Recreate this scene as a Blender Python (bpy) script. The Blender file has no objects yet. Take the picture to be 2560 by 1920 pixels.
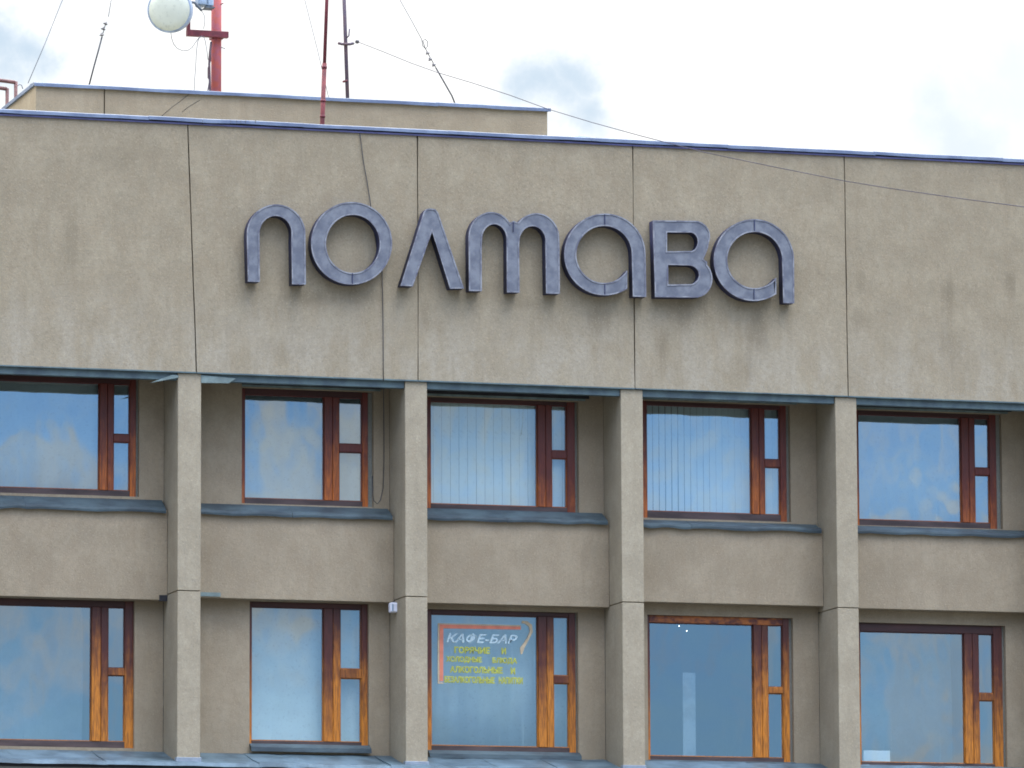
import bpy, bmesh, math, random
from mathutils import Vector, Matrix
random.seed(11)
S = bpy.context.scene
COL = S.collection
R = math.radians

# ------------------------------------------------------------------ camera
YAW, PIT, ROLL, F, DIST = 0.2966, 0.1347, -0.0045, 15285.3, 85.475
dv = Vector((math.sin(YAW)*math.cos(PIT), math.cos(YAW)*math.cos(PIT), math.sin(PIT)))
r0 = Vector((math.cos(YAW), -math.sin(YAW), 0)); u0 = r0.cross(dv)
rv = math.cos(ROLL)*r0 + math.sin(ROLL)*u0
uv = -math.sin(ROLL)*r0 + math.cos(ROLL)*u0
CAM = -DIST*dv
cd = bpy.data.cameras.new('camera'); cam = bpy.data.objects.new('camera', cd); COL.objects.link(cam)
cam.matrix_world = Matrix(((rv.x, uv.x, -dv.x, CAM.x), (rv.y, uv.y, -dv.y, CAM.y), (rv.z, uv.z, -dv.z, CAM.z), (0, 0, 0, 1)))
cd.sensor_width = 36; cd.lens = F/2560*36; cd.clip_start = 1; cd.clip_end = 6000
S.camera = cam
S.render.resolution_x, S.render.resolution_y = 1024, 768
def ray(px, py): return (dv + rv*((px-1280)/F) + uv*((960-py)/F)).normalized()
def U(px, py, y):
    """where the sight line through a measured photo point meets the wall plane at depth y"""
    d = ray(px, py); return CAM + d*((y-CAM.y)/d.y)

# ------------------------------------------------------------------ world
SUN_EL, SUN_AZ = R(66), R(150)       # soft sun high up, in front of the facade and to its right
W = bpy.data.worlds.new('World'); S.world = W; W.use_nodes = True
nt = W.node_tree; N = nt.nodes; L = nt.links; N.clear()
out = N.new('ShaderNodeOutputWorld'); bg = N.new('ShaderNodeBackground'); L.new(bg.outputs[0], out.inputs[0])
bg.inputs['Strength'].default_value = 0.1
sky = N.new('ShaderNodeTexSky'); sky.sky_type = 'NISHITA'; sky.sun_disc = False
sky.sun_elevation = SUN_EL; sky.sun_rotation = SUN_AZ; sky.air_density = 1.0; sky.dust_density = 0.6; sky.ozone_density = 1.5
tc = N.new('ShaderNodeTexCoord')
def mth(nt, op, a, b=None, c=None, clamp=False):
    n = nt.nodes.new('ShaderNodeMath'); n.operation = op; n.use_clamp = clamp
    for i, v in enumerate((a, b, c)):
        if v is None: continue
        if isinstance(v, (int, float)): n.inputs[i].default_value = v
        else: nt.links.new(v, n.inputs[i])
    return n.outputs[0]
def noise(nt, vec, scale, detail=4, rough=.5, dist=0):
    n = nt.nodes.new('ShaderNodeTexNoise'); n.inputs['Scale'].default_value = scale
    n.inputs['Detail'].default_value = detail; n.inputs['Roughness'].default_value = rough
    n.inputs['Distortion'].default_value = dist
    if vec is not None: nt.links.new(vec, n.inputs['Vector'])
    return n.outputs[0], n.outputs[1]
def rng(nt, v, a, b, c=0., d=1., smooth=True):
    n = nt.nodes.new('ShaderNodeMapRange'); n.inputs[1].default_value = a; n.inputs[2].default_value = b
    n.inputs[3].default_value = c; n.inputs[4].default_value = d
    if smooth: n.interpolation_type = 'SMOOTHSTEP'
    nt.links.new(v, n.inputs[0]); return n.outputs[0]
def mixc(nt, fac, a, b, mode='MIX'):
    n = nt.nodes.new('ShaderNodeMix'); n.data_type = 'RGBA'; n.blend_type = mode
    if isinstance(fac, (int, float)): n.inputs[0].default_value = fac
    else: nt.links.new(fac, n.inputs[0])
    for i, v in ((6, a), (7, b)):
        if isinstance(v, tuple): n.inputs[i].default_value = v if len(v) == 4 else (*v, 1)
        else: nt.links.new(v, n.inputs[i])
    return n.outputs[2]
gv = tc.outputs['Generated']
mp = N.new('ShaderNodeMapping'); mp.inputs['Scale'].default_value = (1, 1, 1.7); mp.inputs['Location'].default_value = (3.2, 1.3, 0.4)
L.new(gv, mp.inputs[0])
nf, _ = noise(nt, mp.outputs[0], 9.0, 9, .58, .25)
sep = N.new('ShaderNodeSeparateXYZ'); L.new(gv, sep.inputs[0])
# broken cloud in front of the facade, closing to a bright white sheet behind the building
front = rng(nt, sep.outputs[1], -.35, .75)
thr = mth(nt, 'SUBTRACT', nf, mth(nt, 'MULTIPLY_ADD', front, -.36, .485))
cloud = rng(nt, thr, -.08, .15)
# the few thin openings of pale blue behind the roof
_, nc = noise(nt, gv, 34, 6, .62)
vs = N.new('ShaderNodeVectorMath'); vs.operation = 'SUBTRACT'; L.new(nc, vs.inputs[0]); vs.inputs[1].default_value = (.5, .5, .5)
vm = N.new('ShaderNodeVectorMath'); vm.operation = 'SCALE'; vm.inputs[3].default_value = .034; L.new(vs.outputs[0], vm.inputs[0])
va = N.new('ShaderNodeVectorMath'); va.operation = 'ADD'; L.new(gv, va.inputs[0]); L.new(vm.outputs[0], va.inputs[1])
gap = None
for px, py, rad, amt in ((10, 120, 75, 1.), (-40, 160, 60, .9), (1440, 170, 75, .95), (1370, 225, 80, .95), (1440, 290, 70, .9), (650, 185, 45, .75), (760, 215, 40, .6), (2420, 300, 120, .6), (2560, 180, 150, .5), (250, 60, 60, .4)):
    dn = N.new('ShaderNodeVectorMath'); dn.operation = 'DISTANCE'; L.new(va.outputs[0], dn.inputs[0]); dn.inputs[1].default_value = ray(px, py)
    g = rng(nt, dn.outputs['Value'], rad*2.3/F, rad*.05/F, 0., amt)
    gap = g if gap is None else mth(nt, 'MAXIMUM', gap, g)
cloud2 = mth(nt, 'SUBTRACT', cloud, gap, clamp=True)
nf2, _ = noise(nt, gv, 14, 6, .55)
lum = rng(nt, nf2, .3, .7, 0, 1)
cwhite = mixc(nt, lum, (6.6, 6.9, 7.3), (9.6, 9.6, 9.4))
cwhite = mixc(nt, front, cwhite, (12.5, 12.6, 12.5))
up = rng(nt, sep.outputs[2], .16, .95, .76, 6.0)      # an overcast sky is brightest overhead
boost = mixc(nt, 1.0, sky.outputs[0], (.80, 1.12, 1.55), 'MULTIPLY')
blue = mixc(nt, front, boost, (6.6, 8.0, 9.4))
allsky = mixc(nt, cloud2, blue, cwhite)
sc_ = N.new('ShaderNodeVectorMath'); sc_.operation = 'SCALE'; L.new(allsky, sc_.inputs[0]); L.new(up, sc_.inputs[3])
L.new(sc_.outputs[0], bg.inputs['Color'])

sd = bpy.data.lights.new('sun', 'SUN'); sd.energy = 1.5; sd.angle = R(35); sd.color = (1, .95, .87)
so = bpy.data.objects.new('sun', sd); COL.objects.link(so)
# sky rotation 150 deg (clockwise from +y): light comes from in front, slightly right
sv = Vector((math.sin(SUN_AZ)*math.cos(SUN_EL), math.cos(SUN_AZ)*math.cos(SUN_EL), math.sin(SUN_EL)))
so.rotation_euler = sv.to_track_quat('Z', 'Y').to_euler()
S.view_settings.view_transform = 'Standard'; S.view_settings.look = 'None'
S.view_settings.gamma = 1; S.view_settings.exposure = 0.33; S.view_settings.use_curve_mapping = False
S.cycles.filter_width = 1.8
S.cycles.max_bounces = 8; S.cycles.transparent_max_bounces = 12

# ------------------------------------------------------------------ materials
def mat(name):
    m = bpy.data.materials.new(name); m.use_nodes = True
    t = m.node_tree; b = t.nodes['Principled BSDF']; c = t.nodes.new('ShaderNodeTexCoord')
    return m, t, b, c.outputs['Object']
def bump(t, b, h, dist, strength=1):
    n = t.nodes.new('ShaderNodeBump'); n.inputs['Distance'].default_value = dist; n.inputs['Strength'].default_value = strength
    t.links.new(h, n.inputs['Height']); t.links.new(n.outputs[0], b.inputs['Normal'])
def scaled(t, v, s):
    n = t.nodes.new('ShaderNodeMapping'); n.inputs['Scale'].default_value = s; t.links.new(v, n.inputs[0]); return n.outputs[0]
def concrete(name, base, stains=(), wash=None, edge=None, mott=1.0):
    m, t, b, co = mat(name)
    g1, _ = noise(t, co, 2.1, 6, .6)
    g2, _ = noise(t, scaled(t, co, (1, 1, .45)), 6.5, 5, .6)
    g3, _ = noise(t, co, 45, 3, .6)
    g4, _ = noise(t, co, 120, 2, .6)
    dark = tuple(v*.88 for v in base); light = (base[0]*1.10, base[1]*1.11, base[2]*1.12)
    g5, _ = noise(t, scaled(t, co, (1, 1, .07)), 5.5, 5, .62); g6, _ = noise(t, co, 17, 4, .65)
    c = mixc(t, rng(t, g1, .34, .66), dark, light)
    c = mixc(t, rng(t, g2, .3, .7, 0, .55*mott), c, (base[0]*.86, base[1]*.80, base[2]*.76))
    sp = t.nodes.new('ShaderNodeSeparateXYZ'); t.links.new(co, sp.inputs[0])
    if wash:   # lime-white run-off deposit on the lower part of the slabs
        z0, z1 = wash
        w1, _ = noise(t, scaled(t, co, (1, 1, .35)), 3.2, 6, .62)
        f = mth(t, 'MULTIPLY', rng(t, sp.outputs[2], z1, z0), rng(t, w1, .36, .64, .12, .95))
        c = mixc(t, f, c, (base[0]*1.14, base[1]*1.20, base[2]*1.34))
    for (x, z, rx, rz, amt) in stains:
        q = t.nodes.new('ShaderNodeVectorMath'); q.operation = 'SUBTRACT'; q.inputs[1].default_value = (x, 0, z); t.links.new(co, q.inputs[0])
        s = scaled(t, q.outputs[0], (1/rx, 0, 1/rz))
        ln = t.nodes.new('ShaderNodeVectorMath'); ln.operation = 'LENGTH'; t.links.new(s, ln.inputs[0])
        dd = mth(t, 'ADD', ln.outputs['Value'], mth(t, 'MULTIPLY_ADD', g5, 2.6, -1.3))
        dd = mth(t, 'ADD', dd, mth(t, 'MULTIPLY_ADD', g2, 1.2, -.6))
        c = mixc(t, rng(t, dd, 1.15, .1, 0, amt), c, (base[0]*.42, base[1]*.39, base[2]*.36))
    c = mixc(t, rng(t, g5, .52, .7, 0, .30), c, (base[0]*.72, base[1]*.70, base[2]*.68))
    c = mixc(t, rng(t, g6, .35, .68, 0, .34), c, (base[0]*.72, base[1]*.70, base[2]*.68))
    # pebble-dash speckle
    c = mixc(t, rng(t, g3, .58, .70, 0, .36), c, (base[0]*1.6, base[1]*1.6, base[2]*1.6))
    c = mixc(t, rng(t, g3, .44, .30, 0, .38), c, (base[0]*.48, base[1]*.46, base[2]*.45))
    c = mixc(t, rng(t, g4, .3, .7, 0, .30), c, (base[0]*.6, base[1]*.58, base[2]*.56))
    oi = t.nodes.new('ShaderNodeObjectInfo')
    c = mixc(t, rng(t, oi.outputs['Random'], 0, 1, 0, .16, False), c, (base[0]*.7, base[1]*.68, base[2]*.66))
    t.links.new(c, b.inputs['Base Color']); b.inputs['Roughness'].default_value = .93
    b.inputs['Specular IOR Level'].default_value = .25
    h = mth(t, 'ADD', mth(t, 'MULTIPLY', g3, .7), mth(t, 'MULTIPLY', g1, 2.0))
    bump(t, b, h, .006, .8)
    return m
def fz(px, py): p = U(px, py, 0); return (p.x, p.z)
ST = []
for px, py, rx, rz, a in ((178, 590, .14, .5, .2), (900, 740, .5, .16, .26), (1700, 770, .45, .35, .28), (1655, 860, .16, .38, .36), (2370, 745, .13, .50, .40),
                          (2380, 870, .22, .40, .24), (2525, 710, .09, .22, .34), (2150, 700, .09, .22, .26), (2150, 800, .18, .18, .22), (1890, 830, .20, .32, .36), (1870, 920, .12, .3, .2),
                          (1060, 790, .12, .3, .22), (1500, 800, .25, .22, .28), (760, 745, .5, .12, .28), (300, 400, .6, .3, .18), (1330, 760, .35, .14, .25), (2060, 480, .3, .25, .16),
                          (700, 880, .4, .2, .15), (60, 480, .5, .25, .14)):
    x, z = fz(px, py); ST.append((x, z, rx, rz, a*1.45))
BASE = (.345, .286, .190)
M_fascia = concrete('fascia_concrete', BASE, ST, wash=(.2, 1.5))
M_conc = concrete('rendered_concrete', (.345, .280, .188), mott=.8)
M_pillar = concrete('pillar_concrete', (.375, .318, .220), mott=.5)
M_low = concrete('lower_wall_concrete', (.24, .24, .20))
def simple(name, col, rough=.6, metal=0., var=.35, scale=5., bmp=0., spec=.5, col2=None, stretch=(1, 1, 1)):
    m, t, b, co = mat(name)
    v = scaled(t, co, stretch)
    g, _ = noise(t, v, scale, 5, .6); g2, _ = noise(t, v, scale*9, 3, .6)
    c2 = col2 or tuple(x*(1-var) for x in col)
    c = mixc(t, rng(t, g, .35, .65), col, c2)
    c = mixc(t, rng(t, g2, .55, .72, 0, .4), c, tuple(x*.6 for x in col))
    t.links.new(c, b.inputs['Base Color']); b.inputs['Roughness'].default_value = rough; b.inputs['Metallic'].default_value = metal
    b.inputs['Specular IOR Level'].default_value = spec
    if bmp: bump(t, b, g, bmp)
    return m
M_joint_shade = simple('joint_and_shade_dark', (.035, .033, .035), .9)  # mastic in the joints, also the colour of strips standing for shade
M_flash = simple('zinc_flashing', (.14, .175, .24), .55, .15, .35, 2.2, .01, col2=(.075, .10, .16))
M_flash_dark = simple('flashing_shade', (.10, .10, .22), .6)
M_teal = simple('teal_painted_metal', (.105, .155, .155), .6, 0, .4, 3, .005, col2=(.06, .09, .10))
M_sill = simple('sill_sheet_metal', (.062, .092, .10), .6, .05, .5, 3.5, .012, col2=(.03, .045, .052), stretch=(.6, 1, 1.6))
M_ledge = simple('ledge_sheet_metal', (.11, .165, .19), .5, .15, .5, 2.5, .015, col2=(.05, .08, .095))
M_ledge_w = simple('bare_ledge_metal', (.30, .34, .38), .45, .2, .3, 3, .01)
M_patch = simple('pale_green_paint', (.20, .26, .24), .7)
M_face = simple('letter_grey_blue_paint', (.180, .188, .205), .55, .05, .3, 5, .004, col2=(.105, .112, .135))
M_rim = simple('letter_worn_edge', (.27, .27, .28), .5, .1, .55, 7, col2=(.11, .11, .14))
M_shell = simple('letter_return_dark', (.028, .032, .085), .5, .2)
M_red = simple('red_lead_paint', (.44, .095, .07), .75, 0, .35, 9, 0, col2=(.36, .10, .13))
M_red2 = simple('maroon_paint', (.17, .02, .028), .55, 0, .4, 12)
M_pole = simple('dull_brown_steel', (.10, .055, .06), .6, 0, .4, 6, col2=(.06, .045, .07))
M_rail = simple('rust_brown_steel', (.16, .07, .06), .7)
M_wire = simple('wire_black', (.05, .05, .055), .7)
M_wire_l = simple('wire_grey', (.16, .16, .18), .6)
M_insul = simple('brown_porcelain', (.09, .08, .08), .3)
M_dish = simple('dish_radome', (.66, .66, .52), .6, 0, .08, 2)
M_drim = simple('dish_rim', (.36, .42, .50), .5)
M_unit = simple('radio_grey_blue', (.30, .38, .46), .5)
M_unitd = simple('radio_dark', (.10, .12, .14), .6)
M_white = simple('white_plastic', (.72, .72, .76), .5, 0, .05)
M_room = simple('room_plaster', (.16, .18, .19), .9, 0, .1)
M_curt = simple('sheer_curtain', (.78, .82, .80), .9, 0, .08, 3)
M_blind = simple('blind_fabric', (.76, .78, .74), .85, 0, .06, 2)
M_net2 = simple('dim_curtain', (.26, .30, .34), .8, 0, .3, 3)
M_pale = simple('pale_object', (.8, .84, .86), .7, 0, .05)
M_ground = simple('asphalt', (.08, .08, .075), .9, 0, .3, .3)
def wood(name, top, bot, z0, z1, vary=.9):
    """varnish bleached and flaking towards the rain-beaten bottom rail, painted shade darkening the top"""
    m, t, b, co = mat(name)
    sp = t.nodes.new('ShaderNodeSeparateXYZ'); t.links.new(co, sp.inputs[0])
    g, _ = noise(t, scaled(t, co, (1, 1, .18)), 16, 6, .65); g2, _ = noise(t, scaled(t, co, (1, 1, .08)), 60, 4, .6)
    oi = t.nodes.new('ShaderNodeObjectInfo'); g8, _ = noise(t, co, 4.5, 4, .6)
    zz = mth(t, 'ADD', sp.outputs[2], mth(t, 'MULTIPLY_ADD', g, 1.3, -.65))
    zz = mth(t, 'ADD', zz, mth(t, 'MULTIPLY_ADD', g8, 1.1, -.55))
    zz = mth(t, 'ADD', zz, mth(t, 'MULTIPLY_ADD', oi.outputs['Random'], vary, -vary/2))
    c = mixc(t, rng(t, zz, z1, z0), top, bot)  # dark top tone holds shade as well as wear
    c = mixc(t, rng(t, g2, .35, .7, 0, .65), c, tuple(v*.42 for v in top))
    t.links.new(c, b.inputs['Base Color']); b.inputs['Roughness'].default_value = .42
    bump(t, b, g2, .003); return m
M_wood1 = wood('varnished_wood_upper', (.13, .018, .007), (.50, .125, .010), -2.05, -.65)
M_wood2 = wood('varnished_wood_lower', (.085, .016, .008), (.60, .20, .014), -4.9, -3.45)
M_soffit = simple('darkened_soffit', (.05, .06, .06), .8)  # soffit colour darkened to cut bounce and deepen the recess shade
M_toprail = simple('dark_top_rail', (.06, .014, .009), .5, 0, .4, 6, .002, stretch=(.2, 1, 1))
M_botrail = simple('weathered_bottom_rail', (.085, .055, .05), .7, 0, .5, 8, .003, stretch=(.2, 1, 1))
M_flake = simple('flaking_varnish', (.42, .12, .012), .5, 0, .5, 6.5, .004, col2=(.075, .012, .010), stretch=(1, 1, 1.6))
def glass(name, refl, tint):
    m = bpy.data.materials.new(name); m.use_nodes = True; t = m.node_tree; t.nodes.remove(t.nodes['Principled BSDF'])
    o = t.nodes['Material Output']; c = t.nodes.new('ShaderNodeTexCoord')
    gl = t.nodes.new('ShaderNodeBsdfGlossy'); gl.inputs['Roughness'].default_value = .012; gl.inputs['Color'].default_value = (.80, .92, 1, 1)
    tr = t.nodes.new('ShaderNodeBsdfTransparent'); tr.inputs['Color'].default_value = (*tint, 1)
    mx = t.nodes.new('ShaderNodeMixShader'); mx.inputs[0].default_value = refl
    t.links.new(tr.outputs[0], mx.inputs[1]); t.links.new(gl.outputs[0], mx.inputs[2]); t.links.new(mx.outputs[0], o.inputs[0])
    g, _ = noise(t, scaled(t, c.outputs['Object'], (1, 1, .6)), 1.3, 2, .4)
    n = t.nodes.new('ShaderNodeBump'); n.inputs['Distance'].default_value = .010; n.inputs['Strength'].default_value = 1
    t.links.new(g, n.inputs['Height']); t.links.new(n.outputs[0], gl.inputs['Normal'])
    return m
M_GL = {}
for r_, vals in enumerate(((.42, .36, .27, .42, .46), (.36, .30, .28, .33, .38))):
    for b__, v_ in enumerate(vals): M_GL[(r_, b__)] = glass('coated_window_glass', v_, (.90, .98, .96))

# ------------------------------------------------------------------ helpers
def tag(o, label=None, cat=None, group=None, kind=None):
    if label: o['label'] = label
    if cat: o['category'] = cat
    if group: o['group'] = group
    if kind: o['kind'] = kind
    return o
def empty(name, loc, label, cat, group=None):
    o = bpy.data.objects.new(name, None); COL.objects.link(o); o.location = loc; o.empty_display_size = .2
    return tag(o, label, cat, group)
def link(name, me, m, parent=None):
    o = bpy.data.objects.new(name, me); COL.objects.link(o)
    if m is not None: me.materials.append(m)
    if parent is not None:
        o.parent = parent
        off = Vector(parent.location); pp = parent.parent
        while pp is not None: off += Vector(pp.location); pp = pp.parent
        o.location = -off     # meshes keep facade coordinates
    return o
def from_bm(name, bm, m, parent=None, bev=0, smooth=False):
    if bev: bmesh.ops.bevel(bm, geom=[e for e in bm.edges], offset=bev, segments=1, affect='EDGES', clamp_overlap=True)
    bmesh.ops.recalc_face_normals(bm, faces=bm.faces)
    me = bpy.data.meshes.new(name); bm.to_mesh(me); bm.free()
    if smooth:
        for p in me.polygons: p.use_smooth = True
    return link(name, me, m, parent)
def bbox(bm, x0, x1, y0, y1, z0, z1):
    v = [bm.verts.new(p) for p in ((x0, y0, z0), (x1, y0, z0), (x1, y1, z0), (x0, y1, z0), (x0, y0, z1), (x1, y0, z1), (x1, y1, z1), (x0, y1, z1))]
    for f in ((3, 2, 1, 0), (4, 5, 6, 7), (0, 1, 5, 4), (1, 2, 6, 5), (2, 3, 7, 6), (3, 0, 4, 7)): bm.faces.new([v[i] for i in f])
def box(name, x0, x1, y0, y1, z0, z1, m, parent=None, bev=0):
    bm = bmesh.new(); bbox(bm, min(x0, x1), max(x0, x1), y0, y1, min(z0, z1), max(z0, z1)); return from_bm(name, bm, m, parent, bev)
def prism(name, poly, y0, y1, m, parent=None, bev=0):
    """poly: (x, z) outline, extruded from y0 to y1"""
    bm = bmesh.new()
    a = [bm.verts.new((x, y0, z)) for x, z in poly]; b = [bm.verts.new((x, y1, z)) for x, z in poly]
    bm.faces.new(a); bm.faces.new(b[::-1]); n = len(poly)
    for i in range(n): bm.faces.new((a[i], b[i], b[(i+1) % n], a[(i+1) % n]))
    return from_bm(name, bm, m, parent, bev)
def xprism(bm, prof, x0, x1):
    """prof: (y, z) profile, extruded along x; x0/x1 may differ per end"""
    a = [bm.verts.new((x0, y, z)) for y, z in prof]; b = [bm.verts.new((x1, y, z)) for y, z in prof]
    bm.faces.new(a); bm.faces.new(b[::-1]); n = len(prof)
    for i in range(n): bm.faces.new((a[i], b[i], b[(i+1) % n], a[(i+1) % n]))
def tube_bm(bm, pts, rad, seg=8):
    rings = []
    for i, p in enumerate(pts):
        d = (pts[min(i+1, len(pts)-1)] - pts[max(i-1, 0)]).normalized()
        s = d.cross(Vector((0, 1, 0.01)))
        if s.length < .05: s = d.cross(Vector((1, 0, 0)))
        s.normalize(); t = d.cross(s)
        r_ = rad[i] if isinstance(rad, (list, tuple)) else rad
        rings.append([bm.verts.new(p + (s*math.cos(a)+t*math.sin(a))*r_) for a in [2*math.pi*k/seg for k in range(seg)]])
    for a, b in zip(rings, rings[1:]):
        for k in range(seg): bm.faces.new((a[k], a[(k+1) % seg], b[(k+1) % seg], b[k]))
    bm.faces.new(rings[0]); bm.faces.new(rings[-1][::-1])
def tube(name, pts, rad, m, parent=None, seg=8):
    bm = bmesh.new(); tube_bm(bm, [Vector(p) for p in pts], rad, seg); return from_bm(name, bm, m, parent, smooth=True)

# ------------------------------------------------------------------ ground
GZ = CAM.z - 1.65
g = box('ground', -1500, 1500, -1500, 1500, GZ-1, GZ, M_ground); tag(g, kind='structure')

# ------------------------------------------------------------------ building
B = empty('hotel_building', (0, 0, GZ), 'grey beige concrete hotel facade with deep window bays under a tall blank fascia', 'building')
PXL = [-4.7987, -1.5525, 1.5999, 4.8022]
PXR = [U(502.7, 1250, 0).x, U(1068.7, 1250, 0).x, U(1609, 1250, 0).x, U(2144.4, 1250, 0).x]
PXL = [-8.02] + PXL + [8.02]; PXR = [-7.71] + PXR + [8.32]
XE0, XE1 = -11.4, 11.4
FT = 3.47      # top of fascia concrete, below the flashing
SP, WP = .58, .80      # spandrel face, window wall face

# fascia panels with real open joints; joint lines measured top and bottom
def jx(a, b):
    p, q = U(*a, 0), U(*b, 0); k = (q.x-p.x)/(q.z-p.z); return (p.x + k*(FT-p.z), p.x + k*(0-p.z))
J = [(XE0, XE0), (-8.15, -8.12), jx((469, 312), (491, 933)), jx((1043, 339), (1045, 955)), jx((1581, 368), (1587, 972)), jx((2110, 389), (2120, 998)), (8.2, 8.2), (XE1, XE1)]
jw = .007
for (t0, b0), (t1, b1) in zip(J, J[1:]):
    n = 7; poly = []
    for i in range(n):     # edges chipped very slightly
        k = i/(n-1); poly.append((b0+(t0-b0)*k + jw + random.uniform(-.004, .004), FT*k))
    right = [(b1+(t1-b1)*(i/(n-1)) - jw + random.uniform(-.004, .004), FT*i/(n-1)) for i in range(n)]
    prism('fascia_panel', poly + right[::-1], -.012, .22, M_fascia, B, .004)
box('fascia_backing', XE0+.01, XE1-.01, .10, .9, .012, FT-.02, M_joint_shade, B)
# soffit trim between the pillars
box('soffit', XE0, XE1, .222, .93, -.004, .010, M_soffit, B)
for i in range(5):
    x0, x1 = PXR[i]+.004, PXL[i+1]-.004
    box('soffit_trim', x0, x1, .03, .12, -.112, -.006, M_teal, B, .006)
# drip lip along the fascia foot
for (t0, b0), (t1, b1) in zip(J, J[1:]):
    box('drip_edge', b0+.004, b1-.004, -.022, .004, -.014+random.uniform(-.003, .003), .004, M_teal, B)
# light repair plates beside the first visible pillar
p = [U(503, 938, .0), U(590, 946, .0), U(572, 958, .0), U(503, 957, .0)]
prism('trim_cover', [(q.x, q.z) for q in p], .0, .028, M_patch, B)
p = [U(430, 937, .0), U(446, 938, .0), U(446, 944, .0), U(375, 957, .0)]
prism('trim_cover', [(q.x, q.z) for q in p], .0, .028, M_patch, B)

# parapet flashing in separate overlapping sheets
def flashing(x0, x1, y0, y1, ztop, drop, parent, name='flashing_sheet', step=2.05, dark=True):
    x = x0; k = 0
    while x < x1 - .05:
        w = min(step*random.uniform(.85, 1.1), x1-x); z = ztop + random.uniform(-.003, .003)
        if x1-(x+w) < .4: w = x1-x
        o = .004*(k % 2); bm = bmesh.new()
        n = 5
        for i in range(n):
            pass
        prof = lambda dz, dd: [(y0-o-.006, z+dz-drop+dd), (y0-o, z+dz), (y0+.03, z+dz+.012), (y1, z+dz+.03), (y1, z+dz-.03), (y0+.012, z+dz-.03), (y0+.004, z+dz-drop+dd)]
        prev = None
        for i in range(n+1):
            pr = prof(random.uniform(-.004, .004), random.uniform(-.005, .005))
            ring = [bm.verts.new((x + w*i/n + (.012 if i == n else 0), yy, zz)) for yy, zz in pr]
            if prev:
                for a in range(len(pr)): bm.faces.new((prev[a], ring[a], ring[(a+1) % len(pr)], prev[(a+1) % len(pr)]))
            else: bm.faces.new(ring)
            prev = ring
        bm.faces.new(prev[::-1]); from_bm(name, bm, M_flash, parent)
        x += w; k += 1
flashing(XE0, XE1, -.05, .6, 3.535, .046, B)
box('flashing_shadow_strip', XE0, XE1, -.036, .0, 3.452, 3.476, M_flash_dark, B)  # dark strip painted in for the shade under the flashing
lump = U(1461, 347, .05)
bm = bmesh.new(); bmesh.ops.create_uvsphere(bm, u_segments=10, v_segments=6, radius=.5, matrix=Matrix.Translation((lump.x, .12, 3.556)) @ Matrix.Diagonal((.32, .12, .07, 1)))
from_bm('flashing_bulge', bm, M_flash, B, smooth=True)
# roof deck
box('roof_deck', XE0+.05, XE1-.05, .6, 14, 3.0, 3.1, M_low, B)
# rooftop block set back behind the parapet
RY = 4.0
pl, pr = U(90, 203, RY), U(1368.5, 277, RY); RT = (pl.z+pr.z)/2
jr = U(261, 250, RY).x
box('rooftop_wall', pl.x, jr-.008, RY, RY+.25, 3.1, RT-.03, M_conc, B, .004)
box('rooftop_wall', jr+.008, pr.x, RY+.001, RY+.25, 3.1, RT-.03, M_conc, B, .004)
box('rooftop_wall', pl.x+.001, pl.x+.25, RY+.252, RY+9, 3.1, RT-.031, M_conc, B)
box('rooftop_wall', pr.x-.25, pr.x-.001, RY+.252, RY+9, 3.1, RT-.031, M_conc, B)
box('rooftop_deck', pl.x+.25, pr.x-.25, RY+.25, RY+9, RT-.3, RT-.2, M_low, B)
flashing(pl.x-.03, pr.x+.03, RY-.035, RY+.28, RT, .05, B, step=3)
bm = bmesh.new(); bbox(bm, pl.x-.03, pl.x+.28, RY+.29, RY+9, RT-.03, RT+.02); from_bm('flashing_sheet', bm, M_flash, B)
box('rooftop_rear_wall', pl.x, pr.x, RY+9.002, RY+9.2, 3.1, RT-.03, M_conc, B)
# little stubs sticking up along the parapet
for px in (505, 575, 590, 600, 612, 637):
    q = U(px, 306, -.02); tube('flashing_nail', [(q.x, -.052, q.z-.03), (q.x, -.055, q.z+.02)], .006, M_wire, B, 5)

# pillars
PJ = -3.021; PB = U(440, 1899, 0).z
PB2 = PB - .04
for i in range(6):
    bm = bmesh.new(); x0, x1 = PXL[i], PXR[i]
    dz = 0
    bbox(bm, x0, x1, .008, WP+.02, PJ+.006+dz, -.016)
    bbox(bm, x0+.002, x1-.002, .010, WP+.02, PB2, PJ-.006+dz)
    bmesh.ops.bevel(bm, geom=[e for e in bm.edges], offset=.006, segments=1, affect='EDGES')
    bbox(bm, x0+.02, x1-.02, .05, WP, PJ-.02+dz, PJ+.02+dz)
    from_bm('pillar', bm, M_pillar, B)
    # bare metal skirt where the pillar meets the ledge
    box('pillar_skirt', x0-.012, x1+.012, -.008, .10, PB2, PB2+.075, M_ledge_w, B, .004)

# bays ------------------------------------------------------------- measured photo points
sp_bot = [(200, 1495), (775, 1501), (1300, 1513), (1830, 1510), (2350, 1526)]
sill_b = [(400, 1282), (975, 1300), (1500, 1312), (2040, 1331), (2540, 1345)]
sill_t = [(350, 1249), (925, 1271), (1447, 1281.5), (1980, 1310), (2500, 1325)]
FRY, GY = .86, .905
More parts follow.
